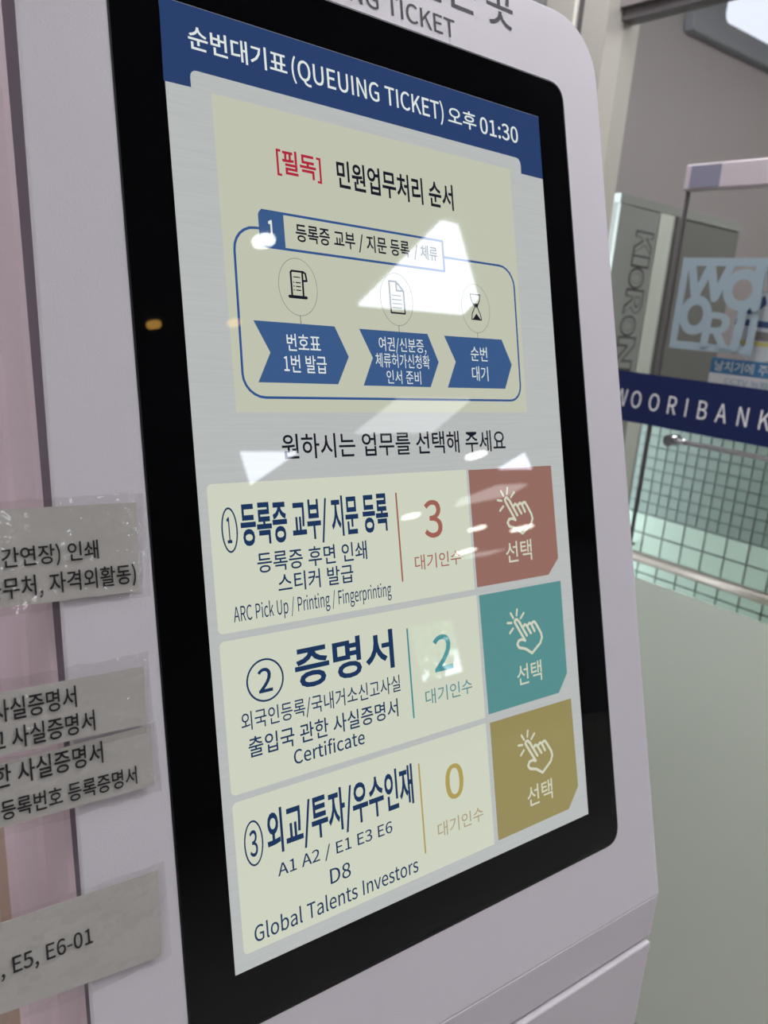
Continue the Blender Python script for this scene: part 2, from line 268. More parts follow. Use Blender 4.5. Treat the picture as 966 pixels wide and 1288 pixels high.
 'r': (388, "92,0 184,0 184,349 214,407 249,446 285,468 320,475 340,474 356,471 373,466 390,545 373,552 354,556 332,557 288,549 247,526 210,491 178,444 176,444 167,543 92,543"),
 's': (468, "234,-13 319,0 381,35 418,86 431,148 416,213 378,258 325,289 266,313 222,330 185,349 159,374 149,407 155,437 174,463 205,480 250,486 284,482 316,472 345,457 373,438 417,495 383,519 343,539 298,552 249,557 170,545 111,512 74,463 62,403 76,343 112,300 163,269 220,246 265,228 305,207 333,179 344,143 337,110 317,83 284,65 237,58 191,63 150,76 112,96 76,123 32,62 74,32 123,8 177,-7"),
 't': (377, "262,-13 296,-10 331,-3 363,7 345,76 325,69 304,63 283,61 243,68 217,88 203,121 199,165 199,469 347,469 347,543 199,543 199,696 123,696 113,543 27,538 27,469 108,469 108,168 116,94 142,37 189,0"),
 'v': (521, "209,0 316,0 508,543 418,543 315,234 303,194 290,154 277,113 265,74 260,74 248,113 235,154 223,194 210,234 108,543 13,543"),
}

_tc = {}
def _eval(cu):
    o = bpy.data.objects.new('tmp', cu); C.objects.link(o); bpy.context.view_layer.update()
    ev = o.evaluated_get(bpy.context.evaluated_depsgraph_get()); me = ev.to_mesh()
    vs = [(v.co.x, v.co.y) for v in me.vertices]; fs = []
    for p in me.polygons:
        p = tuple(p.vertices)
        ar = sum(vs[p[i]][0]*vs[p[(i+1) % len(p)]][1]-vs[p[(i+1) % len(p)]][0]*vs[p[i]][1] for i in range(len(p)))
        fs.append(p if ar > 0 else p[::-1])
    ev.to_mesh_clear(); bpy.data.objects.remove(o); bpy.data.curves.remove(cu)
    return vs, fs
def glyph1(ch, bold):
    key = (ch, bold)
    if key in _tc: return _tc[key]
    if ch == ' ': r = (.26, [], [])
    elif ch in GLY:
        adv, cs = GLY[ch]; cu = bpy.data.curves.new('tmp', 'CURVE'); cu.dimensions = '2D'; cu.fill_mode = 'FRONT'; cu.offset = bold
        for c in cs.split('|'):
            pts = [tuple(float(q)/1000 for q in p.split(',')) for p in c.split()]
            sp = cu.splines.new('POLY'); sp.points.add(len(pts)-1); sp.use_cyclic_u = True
            for q, p in zip(sp.points, pts): q.co = (p[0], p[1], 0, 1)
        vs, fs = _eval(cu); r = (adv/1000, vs, fs)
    else:
        cu = bpy.data.curves.new('tmp', 'FONT'); cu.body = ch; cu.size = 1; cu.resolution_u = 3; cu.offset = bold; cu.fill_mode = 'FRONT'
        vs, fs = _eval(cu); r = (.92, vs, fs)
    _tc[key] = r; return r
def glyphs(s, bold=0.0):
    pen, V, Fc = 0, [], []
    for ch in s:
        adv, vs, fs = glyph1(ch, bold); k = len(V)
        V += [(x+pen, y) for x, y in vs]; Fc += [tuple(i+k for i in f) for f in fs]; pen += adv
    return V, Fc
def text(s, bb, d, m, parent, bold=0.0, vis=None, P=F, name='lettering', base=(0, 0, 0), rot=0.0):
    """fit the string (or its visible tail 'vis') into the box bb = (u0, v0, u1, v1) on plane P"""
    ref, _ = glyphs(vis or s, bold); vs, fs = glyphs(s, bold)
    rx = [p[0] for p in ref]; ry = [p[1] for p in ref]
    sx = (bb[2]-bb[0])/(max(rx)-min(rx)); sy = (bb[3]-bb[1])/(max(ry)-min(ry))
    mx = max(p[0] for p in vs)
    pts = [(bb[2]+(x-mx)*sx, bb[1]+(y-min(ry))*sy) for x, y in vs]
    if rot:
        cx, cy = bb[2], bb[1]; c, s2 = math.cos(rot), math.sin(rot)
        pts = [(cx+(x-cx)*c-(y-cy)*s2, cy+(x-cx)*s2+(y-cy)*c) for x, y in pts]
    return link(name, [P(x, y, d) for x, y in pts], fs, m, parent, base)

# ================================================================ SETTING
FL, CE = -OZ, 1.3
DFL, IC = (FL-SO.z)/SS, (1.38-SO.z)/SS        # floor and inner ceiling in the glazed room's coordinates before the scaling about the camera
def sbox(name, a, b, m, bv=0): return struct(box(name, a, b, m, None, bv))
sbox('floor', (-4, -10, FL-.1), (10, 1.6, FL), 'floor')
sbox('ceiling', (-4, -10, CE), (10, -.33, CE+.1), 'ceil')
sbox('ceiling_rear', (-4, -.33, CE), (1.12, 1.1, CE+.1), 'ceil')
sbox('ceiling_inner', (1.125, -.325, 1.38), (4.7, 1.56, 1.48), 'inner')
sbox('wall_left', (-4.1, -10, FL), (-4, 1.1, CE+.1), 'wall')
sbox('wall_rear', (-4, 1.004, FL), (1.12, 1.1, CE), 'wall')
sbox('wall_right', (10, -10, FL), (10.1, -.35, CE), 'wall')
sbox('wall_inner_front', (1.19, -.34, FL), (10, -.286, 1.379), 'inner')
sbox('wall_inner_right', (4.6, -.285, FL), (4.7, 1.475, 1.379), 'inner')
sbox('wall_inner_rear', (1.19, 1.476, FL), (4.7, 1.56, 1.379), 'inner')
# street wall behind the photographer with one window
WY = -10
for nm, a, b in (('wall_front', (-4, FL), (7.75, CE)), ('wall_front_end', (8.75, FL), (10, CE)),
                 ('wall_front_sill', (7.75, FL), (8.75, -.35)), ('wall_front_head', (7.75, .62), (8.75, CE))):
    sbox(nm, (a[0], WY-.1, a[1]), (b[0], WY, b[1]), 'wall')
for i, (x0, x1, z0, z1) in enumerate(((7.75, 8.75, -.35, .62),)):
    wn = thing('window_%d' % (i+3), '', '', (x0, WY, z0+OZ)); struct(wn); del wn['label']; del wn['category']
    box('window_glass', (x0+.03, WY-.06, z0+.03), (x1-.03, WY-.05, z1-.03), 'wglass', wn)
    for k in range(3):
        xx = x0+(x1-x0-.05)*k/2; box('mullion', (xx, WY-.09, z0), (xx+.05, WY-.02, z1), 'frame', wn)
    for zz in (z0, z1-.05): box('transom', (x0+.05, WY-.085, zz), (x1-.05, WY-.025, zz+.05), 'frame', wn)
# street trees seen mirrored in the cover glass
def tree(x, y, h, label):
    t = thing('street_tree', label, 'tree', (x, y, 0), 'trees outside the street windows')
    v, f = [], []
    for k in range(6):
        r = .12*(1-k/8); z = h*.55*k/5
        for j in range(8): v.append((x+r*math.cos(j*math.pi/4)+.03*math.sin(k*2), y+r*math.sin(j*math.pi/4), z-OZ))
    for k in range(5):
        for j in range(8): f.append((8*k+j, 8*k+(j+1) % 8, 8*k+8+(j+1) % 8, 8*k+8+j))
    link('trunk', v, f, 'bark', t)
    v, f = [], []
    for q in range(900):
        a, b = random.random()*6.283, math.acos(random.uniform(-1, 1)); r = 1.0*random.random()**.4
        c = Vector((x+r*math.sin(b)*math.cos(a), y+r*math.sin(b)*math.sin(a), h*.66-OZ+r*.8*math.cos(b)))
        e1 = Vector((random.gauss(0, 1), random.gauss(0, 1), random.gauss(0, 1))).normalized()*.09; e2 = e1.orthogonal().normalized()*.05
        k = len(v); v += [c-e1, c+e2, c+e1, c-e2]; f.append((k, k+1, k+2, k+3))
    o = link('foliage', v, f, 'leaf', t); o['kind'] = 'stuff'
M['bark'] = mat('bark', (90, 76, 62), .9, bump=.5, bscale=20); M['leaf'] = mat('leaf', (96, 128, 78), .6, var=.2, bscale=6)

# ---------------------------------------------------------------- ceiling lights (some mirrored by the cover glass, others added as fill)
def clight(name, outline, m, label, cat='ceiling light', group=None, z=CE, fr=.025):
    cx = sum(p[0] for p in outline)/len(outline); cy = sum(p[1] for p in outline)/len(outline)
    t = thing(name, label, cat, (cx, cy, z+OZ), group)
    Pz = lambda a, b, d: (a, b, z-d)
    o = prism('diffuser', outline, .012, .002, m, t, Pz)
    grow = [(cx+(x-cx)*(1+fr*2/max(.2, abs(x-cx)+abs(y-cy))), cy+(y-cy)*(1+fr*2/max(.2, abs(x-cx)+abs(y-cy)))) for x, y in outline]
    prism('lamp_frame', grow, .0015, .0, 'lampframe', t, Pz)
    return t
def circ(x, y, r, n=20): return [(x+r*math.cos(2*math.pi*k/n), y+r*math.sin(2*math.pi*k/n)) for k in range(n)]
def rect(x0, y0, x1, y1): return [(x0, y0), (x1, y0), (x1, y1), (x0, y1)]
clight('panel_light', [(1.56, -1.34), (1.64, -1.345), (2.11, -1.76), (2.14, -1.895), (1.595, -1.905)], 'panel', 'bright white ceiling panel light with a cut corner, mirrored largest in the kiosk glass')
clight('panel_light', [(2.5, -3.3), (2.45, -2.8), (2.98, -2.8), (3.1, -3.3)], 'panel2', 'soft white ceiling panel light mirrored below the notice card')
clight('panel_light', [(1.88, -3.57), (2.27, -3.6), (2.25, -4.19)], 'panel', 'small white three-cornered ceiling light mirrored left of the prompt line')
clight('panel_light', [(4.52, -4.17), (4.45, -3.8), (4.95, -4.21)], 'panel', 'white corner panel light mirrored above the red button')
clight('panel_light', [(4.85, -5.05), (4.98, -4.67), (5.39, -4.7), (5.49, -5.05), (5.0, -5.3)], 'panel2', 'soft ceiling panel light mirrored across the red button')
clight('panel_light', [(7.88, -8.5), (7.87, -8.2), (8.46, -8.18), (8.4, -8.5)], 'panel2', 'far soft ceiling panel light mirrored beside the pointing hand')
for x, y, r, lb in ((1.01, -1.585, .036, 'bright round downlight mirrored over the blue number tab'), (3.93, -3.80, .08, 'round downlight mirrored at the end of the prompt line'),
                    (4.62, -5.52, .09, 'round downlight mirrored beside the figure three'), (6.33, -6.45, .11, 'round downlight mirrored at the left rim of the red button'),
                    (7.44, -7.92, .15, 'round downlight mirrored at the edge between card and red button'), (7.4, -6.77, .15, 'round downlight mirrored under the pointing hand')):
    clight('downlight', circ(x, y, r), 'spot', lb, 'ceiling light', 'round downlights of the hall', fr=.012)
for x, y, lb in ((1.155, -2.115, 'warm orange downlight mirrored at the left edge of the notice card'), (.86, -2.17, 'warm orange downlight mirrored in the black bezel')):
    clight('downlight', circ(x, y, .026), 'warm', lb, 'ceiling light', 'warm downlights of the hall', fr=.008)
HG = 'added fill panels over the waiting area'  # added out of the mirrored area to light the kiosk
for x, y, lb in ((-1.5, -.6, 'nearest on the left'), (-1.5, -2.4, 'left, second row'), (-1.5, -4.4, 'left, third row'), (-.1, -4.2, 'third row'),
              (-3, -1.5, 'along the left wall'), (-3, -3.6, 'along the left wall, rear'), (-.6, .55, 'behind the kiosk'), (-1.7, .5, 'beside the kiosk')):
    clight('panel_light', rect(x-.3, y-.3, x+.3, y+.3), 'hall', 'added square white fill panel over the hall, '+lb, 'ceiling light', HG)
clight('panel_light', rect(.45, -.58, 1.05, .02), 'hall_fill', 'added square white fill panel just before the glass wall', 'ceiling light')  # added fill to brighten the right side of the kiosk face
clight('panel_light', rect(1.35, -.68, 2.25, -.36), 'hall_fill', 'added narrow white fill panel at the end of the glass wall', 'ceiling light')  # unseen panel added to lift the kiosk's right side
tree(9.1, -11.8, 2.7, 'leafy green street tree outside the far window'); tree(10.6, -13.2, 3.6, 'taller leafy street tree further right outside the far window')
clight('panel_light', rect(2.7, -1.25, 3.3, -.65), 'hall_fill', 'added square white fill panel along the wall past the glass', 'ceiling light')  # added outside the mirrored area, more fill for the face from the right
clight('panel_light', rect(.45, .32, 1.0, .9), 'hall_fill', 'added square white fill panel behind the kiosk beside the steel column', 'ceiling light')  # added to light the frosted film, the column and the kiosk's right
STORE[0] = True
clight('panel_light', rect(2.36, -.05, 2.66, .75), 'infill', 'added narrow fill panel just inside the glass wall', z=IC)  # added to light the frosted film from behind and the tiles
clight('panel_light', rect(3.2, .6, 4.4, 1.2), 'infill', 'added long fill panel inside the glazed room', z=IC)  # unseen source added to light the tiled room
clight('panel_light', rect(5.2, .6, 6.4, 1.2), 'infill', 'second added fill panel deeper inside the glazed room', z=IC)  # another unseen source added as fill for the room
STORE[0] = False

# ================================================================ KIOSK
KB = Vector((0, .15, 0))
kiosk = thing('ticket_kiosk', 'white lilac queue ticket kiosk with a tilted portrait touchscreen', 'kiosk', KB)
FT, FB = 356, -358
# front plate, rounded top corners
pts = [(-229, FB), (233.7, FB)]
for k in range(9):
    a = math.radians(k*90/8); pts.append((225.2-45+45*math.cos(a), FT-45+45*math.sin(a)))
for k in range(9):
    a = math.radians(90+k*90/8); pts.append((-223+45+45*math.cos(a), FT-45+45*math.sin(a)))
fp = bevel(prism('front_panel', pts, -4, .2, 'face', kiosk), .0012, 3)
# second sheet peeping out behind the top right corner
bevel(prism('backing_plate', [(x*1.0, y) for x, y in rrect(-214, FB+4, 214, FT-3, (0, 0, 14, 14))], -7, -4.2, 'side', kiosk), .0008)
# body: cross-section (depth, half-width) swept down the tilted part and then the plumb base
prof = [(7, 216), (20, 216), (20.5, 225), (23, 227.5), (62, 228.5), (66, 231), (98, 236), (102, 240), (104, 231), (150, 231), (152, 236), (330, 236)]
bend_y, bend_z = (UPV*(FB/1000)).y, (UPV*(FB/1000)).z
secs = []
def sec_t(v): return lambda d: Vector((0, 0, 0))+UPV*(v/1000)-NV*(d/1000)
def sec_l(z, off=0): return lambda d: Vector((0, bend_y+(d+off)/1000, z))
mid = lambda d: Vector((0, bend_y+(d/1000), bend_z-math.tan(TI/2)*d/1000))
secs = [sec_t(340), sec_t(0), mid, sec_l(-.8), sec_l(FL+.02)]
def body_strip(name, i0, i1, m):
    v, f = [], []
    pr = prof[i0:i1+1]; n = len(pr)
    for s in secs:
        for sg in (-1, 1):
            for d, hw in pr:
                p = s(d); v.append((sg*hw/1000 + (.002 if sg > 0 else 0), p.y, p.z))
    for a in range(len(secs)-1):
        for g in (0, 1):
            for k in range(n-1):
                i = a*2*n+g*n+k; j = i+2*n
                f.append((i, i+1, j+1, j) if g == 0 else (i+1, i, j, j+1))
    return v, f, n
for nm, i0, i1, m in (('groove', 0, 2, 'groove'), ('side_trim', 2, 7, 'side'), ('side_panel', 7, 11, 'beige_refl')):
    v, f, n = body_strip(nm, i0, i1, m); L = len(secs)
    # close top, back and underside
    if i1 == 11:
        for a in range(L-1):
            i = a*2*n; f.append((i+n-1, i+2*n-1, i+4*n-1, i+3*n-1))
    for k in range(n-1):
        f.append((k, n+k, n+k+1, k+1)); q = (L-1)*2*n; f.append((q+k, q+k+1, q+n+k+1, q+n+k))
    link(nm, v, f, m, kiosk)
# lower front: short apron under the bend, then the service door
ay = bend_y-.0002
bevel(box('apron', (-.229, ay, bend_z-.040), (.2325, ay+.006, bend_z-.0004), 'face', kiosk), .0008)
bevel(box('service_door', (-.226, ay-.0035, FL+.06), (.2290, ay+.006, bend_z-.0425), 'face', kiosk), .0018, 3)
box('plinth', (-.22, ay+.02, FL), (.225, ay+.30, FL+.058), 'groove', kiosk)
box('door_gap', (-.215, ay+.0065, bend_z-.06), (.218, ay+.012, bend_z-.02), 'groove', kiosk)
# black glazed monitor
bz = [(-178.5, -297.5), (184.6, -297.5), (180.2, 297.2), (-177.5, 297.2)]
def rpoly(c, r, seg=6):
    out = []; n = len(c)
    for i in range(n):
        p, a, b = Vector(c[i]), Vector(c[i-1]), Vector(c[(i+1) % n]); da = (a-p).normalized()*r; db = (b-p).normalized()*r
        for k in range(seg+1):
            t = k/seg; q = (1-t)**2*(p+da)+2*t*(1-t)*p+t*t*(p+db); out.append((q.x, q.y))
    return out
gask = prism('gasket', rpoly([(a+(-1.2 if a < 0 else 1.2), b+(-1.2 if b < 0 else 1.2)) for a, b in bz], 15), -.5, .45, 'gasket', kiosk)
bzo = prism('bezel', rpoly(bz, 14), .1, .6, 'black', kiosk)
disp = prism('display', [(-151.0, -266.2), (150.9, -266.2), (150.0, 266.8), (-150.0, 266.8)], .5, .75, 'disp', kiosk)
glp = prism('cover_glass', rpoly(bz, 14), 1.9, 2.5, 'glass', kiosk)
disp['label'] = 'lit queue ticket menu in Korean and English'
D1, D2, D3 = .85, 1.0, 1.15
def flat(name, pts, d, m, label=None):
    n = len(pts); ar = sum(pts[i][0]*pts[(i+1) % n][1]-pts[(i+1) % n][0]*pts[i][1] for i in range(n))
    if ar < 0: pts = pts[::-1]
    o = link(name, [F(a, b, d) for a, b in pts], [tuple(range(n))], m, disp)
    if label: o['label'] = label
    return o
def T(s, bb, m, bold=0.0, d=D2, **k): return text(s, bb, d, m, disp, bold, **k)
# header
hd = [(-150, 266.6), (-151, 221.2), (-135.2, 221.4), (-135.2, 227)] + [(-131.2+4*math.cos(math.radians(a)), 227.2+4*math.sin(math.radians(a))) for a in (180, 157, 135, 112, 90)][1:] + \
     [(122+4.5*math.cos(math.radians(a)), 226.4+4.5*math.sin(math.radians(a))) for a in (90, 67, 45, 22, 0)] + [(126.5, 219.9), (150.1, 219.9), (150, 266.6)]
flat('header_bar', hd, D1, 'blue')
T('순번대기표', (-134.7, 242.6, -72, 255.8), 'uiwhite', .012)
T('(QUEUING TICKET)', (-68.8, 239.6, 52.2, 256.2), 'uiwhite', .008)
T('오후', (56.3, 242.0, 83.0, 254.6), 'uiwhite', .01)
T('01:30', (86.8, 241.6, 125.6, 253.6), 'uiwhite', .01)
# notice card
flat('notice_card', [(-123.3, 221.0), (-123.3, 43.2), (114.4, 43.2), (114.8, 221.0)], D1, 'card_top')
T('[필독]', (-84.3, 182.2, -53.0, 198.4), 'redt', .02)
T('민원업무처리 순서', (-41.5, 181.8, 55.5, 199.6), 'dark', .02)
o_ = [(-98.5, 149.2), (-108, 148)]
fr = [(-99.5, 149.2)] + [(-102+14.5*math.cos(math.radians(a)), 134.7+14.5*math.sin(math.radians(a))) for a in range(90, 181, 15)] + \
     [(-117.6+14*(1+math.cos(math.radians(a))), 65+13.3*math.sin(math.radians(a))) for a in range(180, 271, 15)] + \
     [(98+11*math.cos(math.radians(a)), 63+11.2*math.sin(math.radians(a))) for a in range(270, 361, 15)] + \
     [(96+14*math.cos(math.radians(a)), 134+14.8*math.sin(math.radians(a))) for a in range(0, 91, 15)] + [(42.5, 148.8)]
stroke('outline', [fr], 1.5, D2, 'line', disp)
flat('number_tab', rrect(-99.6, 138.8, -82.6, 160.6, (0, 0, 0, 4)), D2, 'arrow')
stroke('outline', [[(-97, 160), (42.5, 159.6), (42.5, 139.2), (-98, 139.2)]], 1.5, D2, 'line', disp)
T('1', (-93.6, 142.5, -89.4, 155.0), 'uiwhite', .02, D3)
T('등록증 교부 / 지문 등록', (-74.8, 143.6, 12.6, 155.6), 'dark', .016)
T('/ 체류', (16.5, 144.2, 37, 154.8), 'dark', .01)
for cx, cy in ((-76, 117.6), (-1.2, 116.5), (69.5, 116)): ring('icon_ring', cx, cy, 13.4, 17.0, .32, D2, 'thin', disp)
for ln in ([(-76.1, 100.4), (-76.1, 96)], [(-1.2, 99.4), (-1.2, 95.6)], [(69.4, 98.8), (69.4, 95.2)]): stroke('connector', [ln], .35, D2, 'dark', disp)
# receipt, document and hourglass pictograms
stroke('receipt_icon', [[(-80.6, 111.6), (-80.6, 126), (-79.8, 126.9), (-72, 126.9), (-70.3, 126), (-69.7, 121.7), (-72.5, 121.5)], [(-72.5, 126.2), (-72.7, 111.6)],
   {'p': [(-82.4, 111.6), (-70.8, 111.6)], 'w': 1.9}, {'p': [(-78.8, 123.4), (-74.4, 123.4)], 'w': .6}] +
   [{'p': [(-77.3, y), (-74.4, y)], 'w': .7} for y in (120.2, 117.9, 115.7)] + [{'p': [(-79, y), (-78.8, y)], 'w': .7} for y in (120.2, 117.9, 115.7)], 1.25, D2, 'dark', disp)
stroke('document_icon', [[(-6.6, 107.6), (-6.6, 128), (-.9, 128), (4.9, 122.4), (4.9, 107.6), (-6.6, 107.6)], [(-.9, 127), (-.9, 122.3), (4.4, 122.3)],
   {'p': [(-5, 111.1), (2.4, 111.1)], 'w': .6}, {'p': [(-5, 113.7), (2.4, 113.7)], 'w': .6}, {'p': [(-5, 116.3), (2.4, 116.3)], 'w': .6}, {'p': [(-5, 119), (2.4, 119)], 'w': .6}], 1.1, D2, 'dark', disp)
stroke('hourglass_icon', [[(64.9, 108.2), (65.6, 112), (68.4, 117), (65.6, 122), (64.9, 125.8), (74.3, 125.8), (73.5, 122), (70.9, 117), (73.5, 112), (74.3, 108.2), (64.9, 108.2)]], .8, D2, 'dark', disp)
flat('hourglass_sand', [(65.8, 108.4), (73.4, 108.4), (69.6, 112.4)], D3, 'dark'); flat('hourglass_sand', [(67.3, 119.4), (71.9, 119.4), (69.6, 116)], D3, 'dark')
for dx, w_ in ((0, 0), (75.0, 0), (145.6, 0)):
    x0 = -107.8+dx if dx else -107.8
for a in ([(-108, 95.8), (-52, 95.8), (-43, 77.6), (-52.5, 60.4), (-107.8, 60.4), (-98.5, 77.8)],
          [(-33.5, 95.5), (22.8, 95.5), (31, 77), (22.2, 60), (-33.2, 60), (-24.4, 77.7)],
          [(37.6, 95.2), (92.9, 95.5), (101.6, 77.8), (93.1, 60.2), (37.6, 60), (46.6, 77.9)]): flat('step_arrow', a, D2, 'arrow')
T('번호표', (-86.9, 79.4, -63.4, 89.6), 'uiwhite', .006, D3); T('1번 발급', (-90, 66.6, -60, 77.2), 'uiwhite', .006, D3)
T('여권/신분증,', (-18.8, 81.4, 20.6, 91.6), 'uiwhite', 0, D3); T('체류허가신청확', (-22.4, 72.0, 22.8, 81.2), 'uiwhite', 0, D3); T('인서 준비', (-14.4, 61.6, 14.2, 70.4), 'uiwhite', 0, D3)
T('순번', (61.2, 79.2, 77.2, 89.2), 'uiwhite', 0, D3); T('대기', (61.2, 65.2, 76.8, 75.4), 'uiwhite', 0, D3)
T('원하시는 업무를 선택해 주세요', (-95.8, 15.6, 89.2, 30.6), 'dark', .01)
# three service rows
hand = [[(96.9, -210.9), (88.5, -197.8), (87.4, -195.8), (88.2, -194.6), (90.0, -194.5), (92.2, -196.6), (99.1, -207.6)],
        [(96.2, -200.6), (97.4, -199.4), (99.2, -200.0), (103.5, -206.6)], [(100.8, -200.4), (102.4, -199.0), (104.3, -199.7), (107.4, -205.6)],
        [(104.9, -200), (106.4, -198.8), (108.1, -198.9), (110.3, -201.9), (114.1, -208.0), (114.9, -211.4), (112.6, -215.4), (103.3, -221.2), (96.9, -217), (90.3, -215), (88.6, -212.4), (90.4, -209.9), (93.9, -209.6), (96.9, -210.9)]]
rays = [[(90.8, -187.4), (89.9, -191.5)], [(84.0, -189.2), (86.3, -192.9)], [(97.4, -190.9), (93.8, -194.2)], [(80.2, -195.6), (84.2, -196.2)], [(85.4, -200.3), (81.9, -203.2)]]
rows = [
 dict(v0=-79, v1=3.8, btn=[(51, 3.4), (136.2, 3.2), (137, -66.8), (125, -78), (51.4, -78)], b='redb', n='redn', g='redn', num='3', nb=(7.8, -40.2, 23.6, -15.0), wt=(-2.6, -60.2, 38.2, -50.2), sel=(81.7, -64.8, 108.6, -49.6),
      sep=(-14.1, -8.9, -65.4), h=(-3, 176.4), c=(-133.3, -22.3, 5.0, 12.6), name='red select button'),
 dict(v0=-168.6, v1=-83.2, btn=[(52.4, -83.8), (137.8, -84.0), (137.8, -154.4), (127.1, -167.2), (53.4, -167.2)], b='teal', n='tealn', g='tealg', num='2', nb=(7.5, -129.1, 24.1, -104.8), wt=(-2.2, -149, 39.9, -138.8), sel=(84.0, -153.8, 110, -138.8),
      sep=(-13.3, -96.8, -154.2), h=(-2, 88.6), c=(-118.5, -109.0, 12.0, 12.2), name='teal select button'),
 dict(v0=-257.4, v1=-172.5, btn=[(53.9, -173.2), (140.1, -174.2), (141.2, -242.0), (128.9, -255.9), (53.9, -256.2)], b='yel', n='yeln', g='yelg', num='0', nb=(9.3, -216, 25.6, -192.3), wt=(-.2, -237.6, 41.4, -227.6), sel=(85.6, -242.4, 112.4, -227.6),
      sep=(-12.1, -185.1, -243.2), h=(0, 0), c=(-133.8, -198, 6.0, 12.8), name='yellow select button')]
for i, r in enumerate(rows):
    flat('service_card', rrect(-145, r['v0'], 50 if i else 49, r['v1'], (3, 0, 0, 3)), D1, 'card')
    flat('select_button', r['btn'], D1, r['b'], r['name'])
    stroke('divider', [[(r['sep'][0], r['sep'][1]), (r['sep'][0]+.2, r['sep'][2])]], 1.3, D2, r['n'], disp)
    T(r['num'], r['nb'], r['n'], .012); T('대기인수', r['wt'], r['g'], .003)
    T('선택', r['sel'], 'butt', .006)
    stroke('hand_icon', [[(a+r['h'][0], b+r['h'][1]) for a, b in l] for l in hand] + [{'p': [(a+r['h'][0], b+r['h'][1]) for a, b in l], 'w': 1.7} for l in rays], 2.0, D2, 'butt', disp)
    c = r['c']; ring('number_ring', c[0], c[1], c[2]-.45, c[3]-.45, .9 if i != 1 else 1.1, D2, 'navy', disp, w2=1.1)
T('1', (-135.0, -29.6, -132.2, -15.0), 'navy', .008); T('2', (-123.2, -116, -114, -102), 'navy', .014); T('3', (-136.4, -205.6, -131.4, -190.6), 'navy', .012)
T('등록증 교부/ 지문 등록', (-126.3, -35.0, -21.7, -7.6), 'navy', .024)
T('등록증 후면 인쇄', (-117.7, -48.4, -40.5, -36.6), 'navy', .008); T('스티커 발급', (-105.3, -61.4, -52.0, -50.0), 'navy', .008)
T('ARC Pick Up / Printing / Fingerprinting', (-135.0, -76.4, -23.7, -64.4), 'navy', .004)
T('증명서', (-98.6, -119.2, -25.4, -94.4), 'navy', .022)
T('외국인등록/국내거소신고사실', (-135.6, -136.2, -22.2, -124.4), 'navy', .004); T('출입국 관한 사실증명서', (-132.3, -150.6, -25.4, -139.0), 'navy', .008)
T('Certificate', (-103.9, -161.6, -53.0, -152.4), 'navy', .008)
T('외교/투자/우수인재', (-125.2, -211.4, -18.0, -182.8), 'navy', .022)
T('A1 A2 / E1 E3 E6', (-120.1, -223.4, -37.1, -214.0), 'navy', .006); T('D8', (-85.6, -238.4, -70.7, -229.2), 'navy', .006)
T('Global Talents Investors', (-137.8, -253.2, -18.7, -243.2), 'navy', .006)
# printed heading on the steel above the monitor
text('QUEUING TICKET', (8.8, 303.0, 69.4, 316.2), .45, 'ink', kiosk, .006, vis='TICKET')
text('번호표 뽑는 곳', (103.0, 324.6, 130.2, 352.6), .45, 'ink', kiosk, .010, vis='곳')

# ================================================================ TAPED PAPER SLIPS (in front of the left edge of the kiosk face)
def slip(name, quad, label, lines, tp, z=2.0, th=.35):
    b = F(-200, sum(p[1] for p in quad)/4, z); base = (b.x, b.y, b.z+OZ)
    t = thing(name, label, 'paper sign', base, 'laminated paper slips taped beside the screen')
    n = 14; v, f = [], []
    (l0, t0), (r0, t1), (r1, b1), (l1, b0) = quad              # tl tr br bl
    for dd in (z, z+th):
        for i in range(n+1):
            s = i/n; wob = .5*math.sin(s*9+z)*(1-s)
            v.append(F(l0+(r0-l0)*s, t0+(t1-t0)*s, dd+wob)); v.append(F(l1+(r1-l1)*s, b0+(b1-b0)*s, dd+wob))
    N2 = 2*(n+1)
    for i in range(n):
        f.append((N2+2*i, N2+2*i+1, N2+2*i+3, N2+2*i+2)); f.append((2*i, 2*i+2, 2*i+3, 2*i+1))
        f.append((2*i, N2+2*i, N2+2*i+2, 2*i+2)); f.append((2*i+1, 2*i+3, N2+2*i+3, N2+2*i+1))
    f.append((0, 1, N2+1, N2)); f.append((2*n, N2+2*n, N2+2*n+1, 2*n+1))
    link('paper', v, f, 'paper', t)
    for s, bb, vis, rot in lines: text(s, bb, z+th+.65, 'ink', t, .012, vis=vis, rot=rot)
    # clear tape: a wrinkled sheet over the slip, running onto the kiosk
    v, f = [], []; a, bq, nn, mm = tp, 0, 26, 12
    u0, u1, v0, v1 = tp
    for i in range(nn+1):
        for j in range(mm+1):
            s, q = i/nn, j/mm
            u = u0+(u1-u0)*s+random.uniform(-.35, .35); vv = v0+(v1-v0)*q+(random.uniform(-.7, .7) if j in (0, mm) else 0)
            onp = u < quad[1][0]
            h = (z+th+1.0) if onp else max(.6, (z+th+1.0)-(u-quad[1][0])*.5)
            v.append(F(u, vv, h+random.uniform(-.16, .16)))
    for i in range(nn):
        for j in range(mm):
            k = i*(mm+1)+j; f.append((k, k+mm+1, k+mm+2, k+1))
    o = link('tape', v, f, 'tape', t)
    for p in o.data.polygons: p.use_smooth = True
    return t
LX = -345
slip('paper_slip', [(LX, -1.0), (-185.4, -3.4), (-187.7, -49.2), (LX, -47.2)], 'grey laminated slip taped level with the first menu row, topmost',
     [('체류지변경, 체류(기간연장) 인쇄', (-252.2, -31.4, -207.0, -20.6), '간연장) 인쇄', 0), ('체류자격(근무처, 자격외활동)', (-252.8, -46.0, -189.0, -34.4), '무처, 자격외활동)', 0)], (LX, -181, -52.4, 1.5))
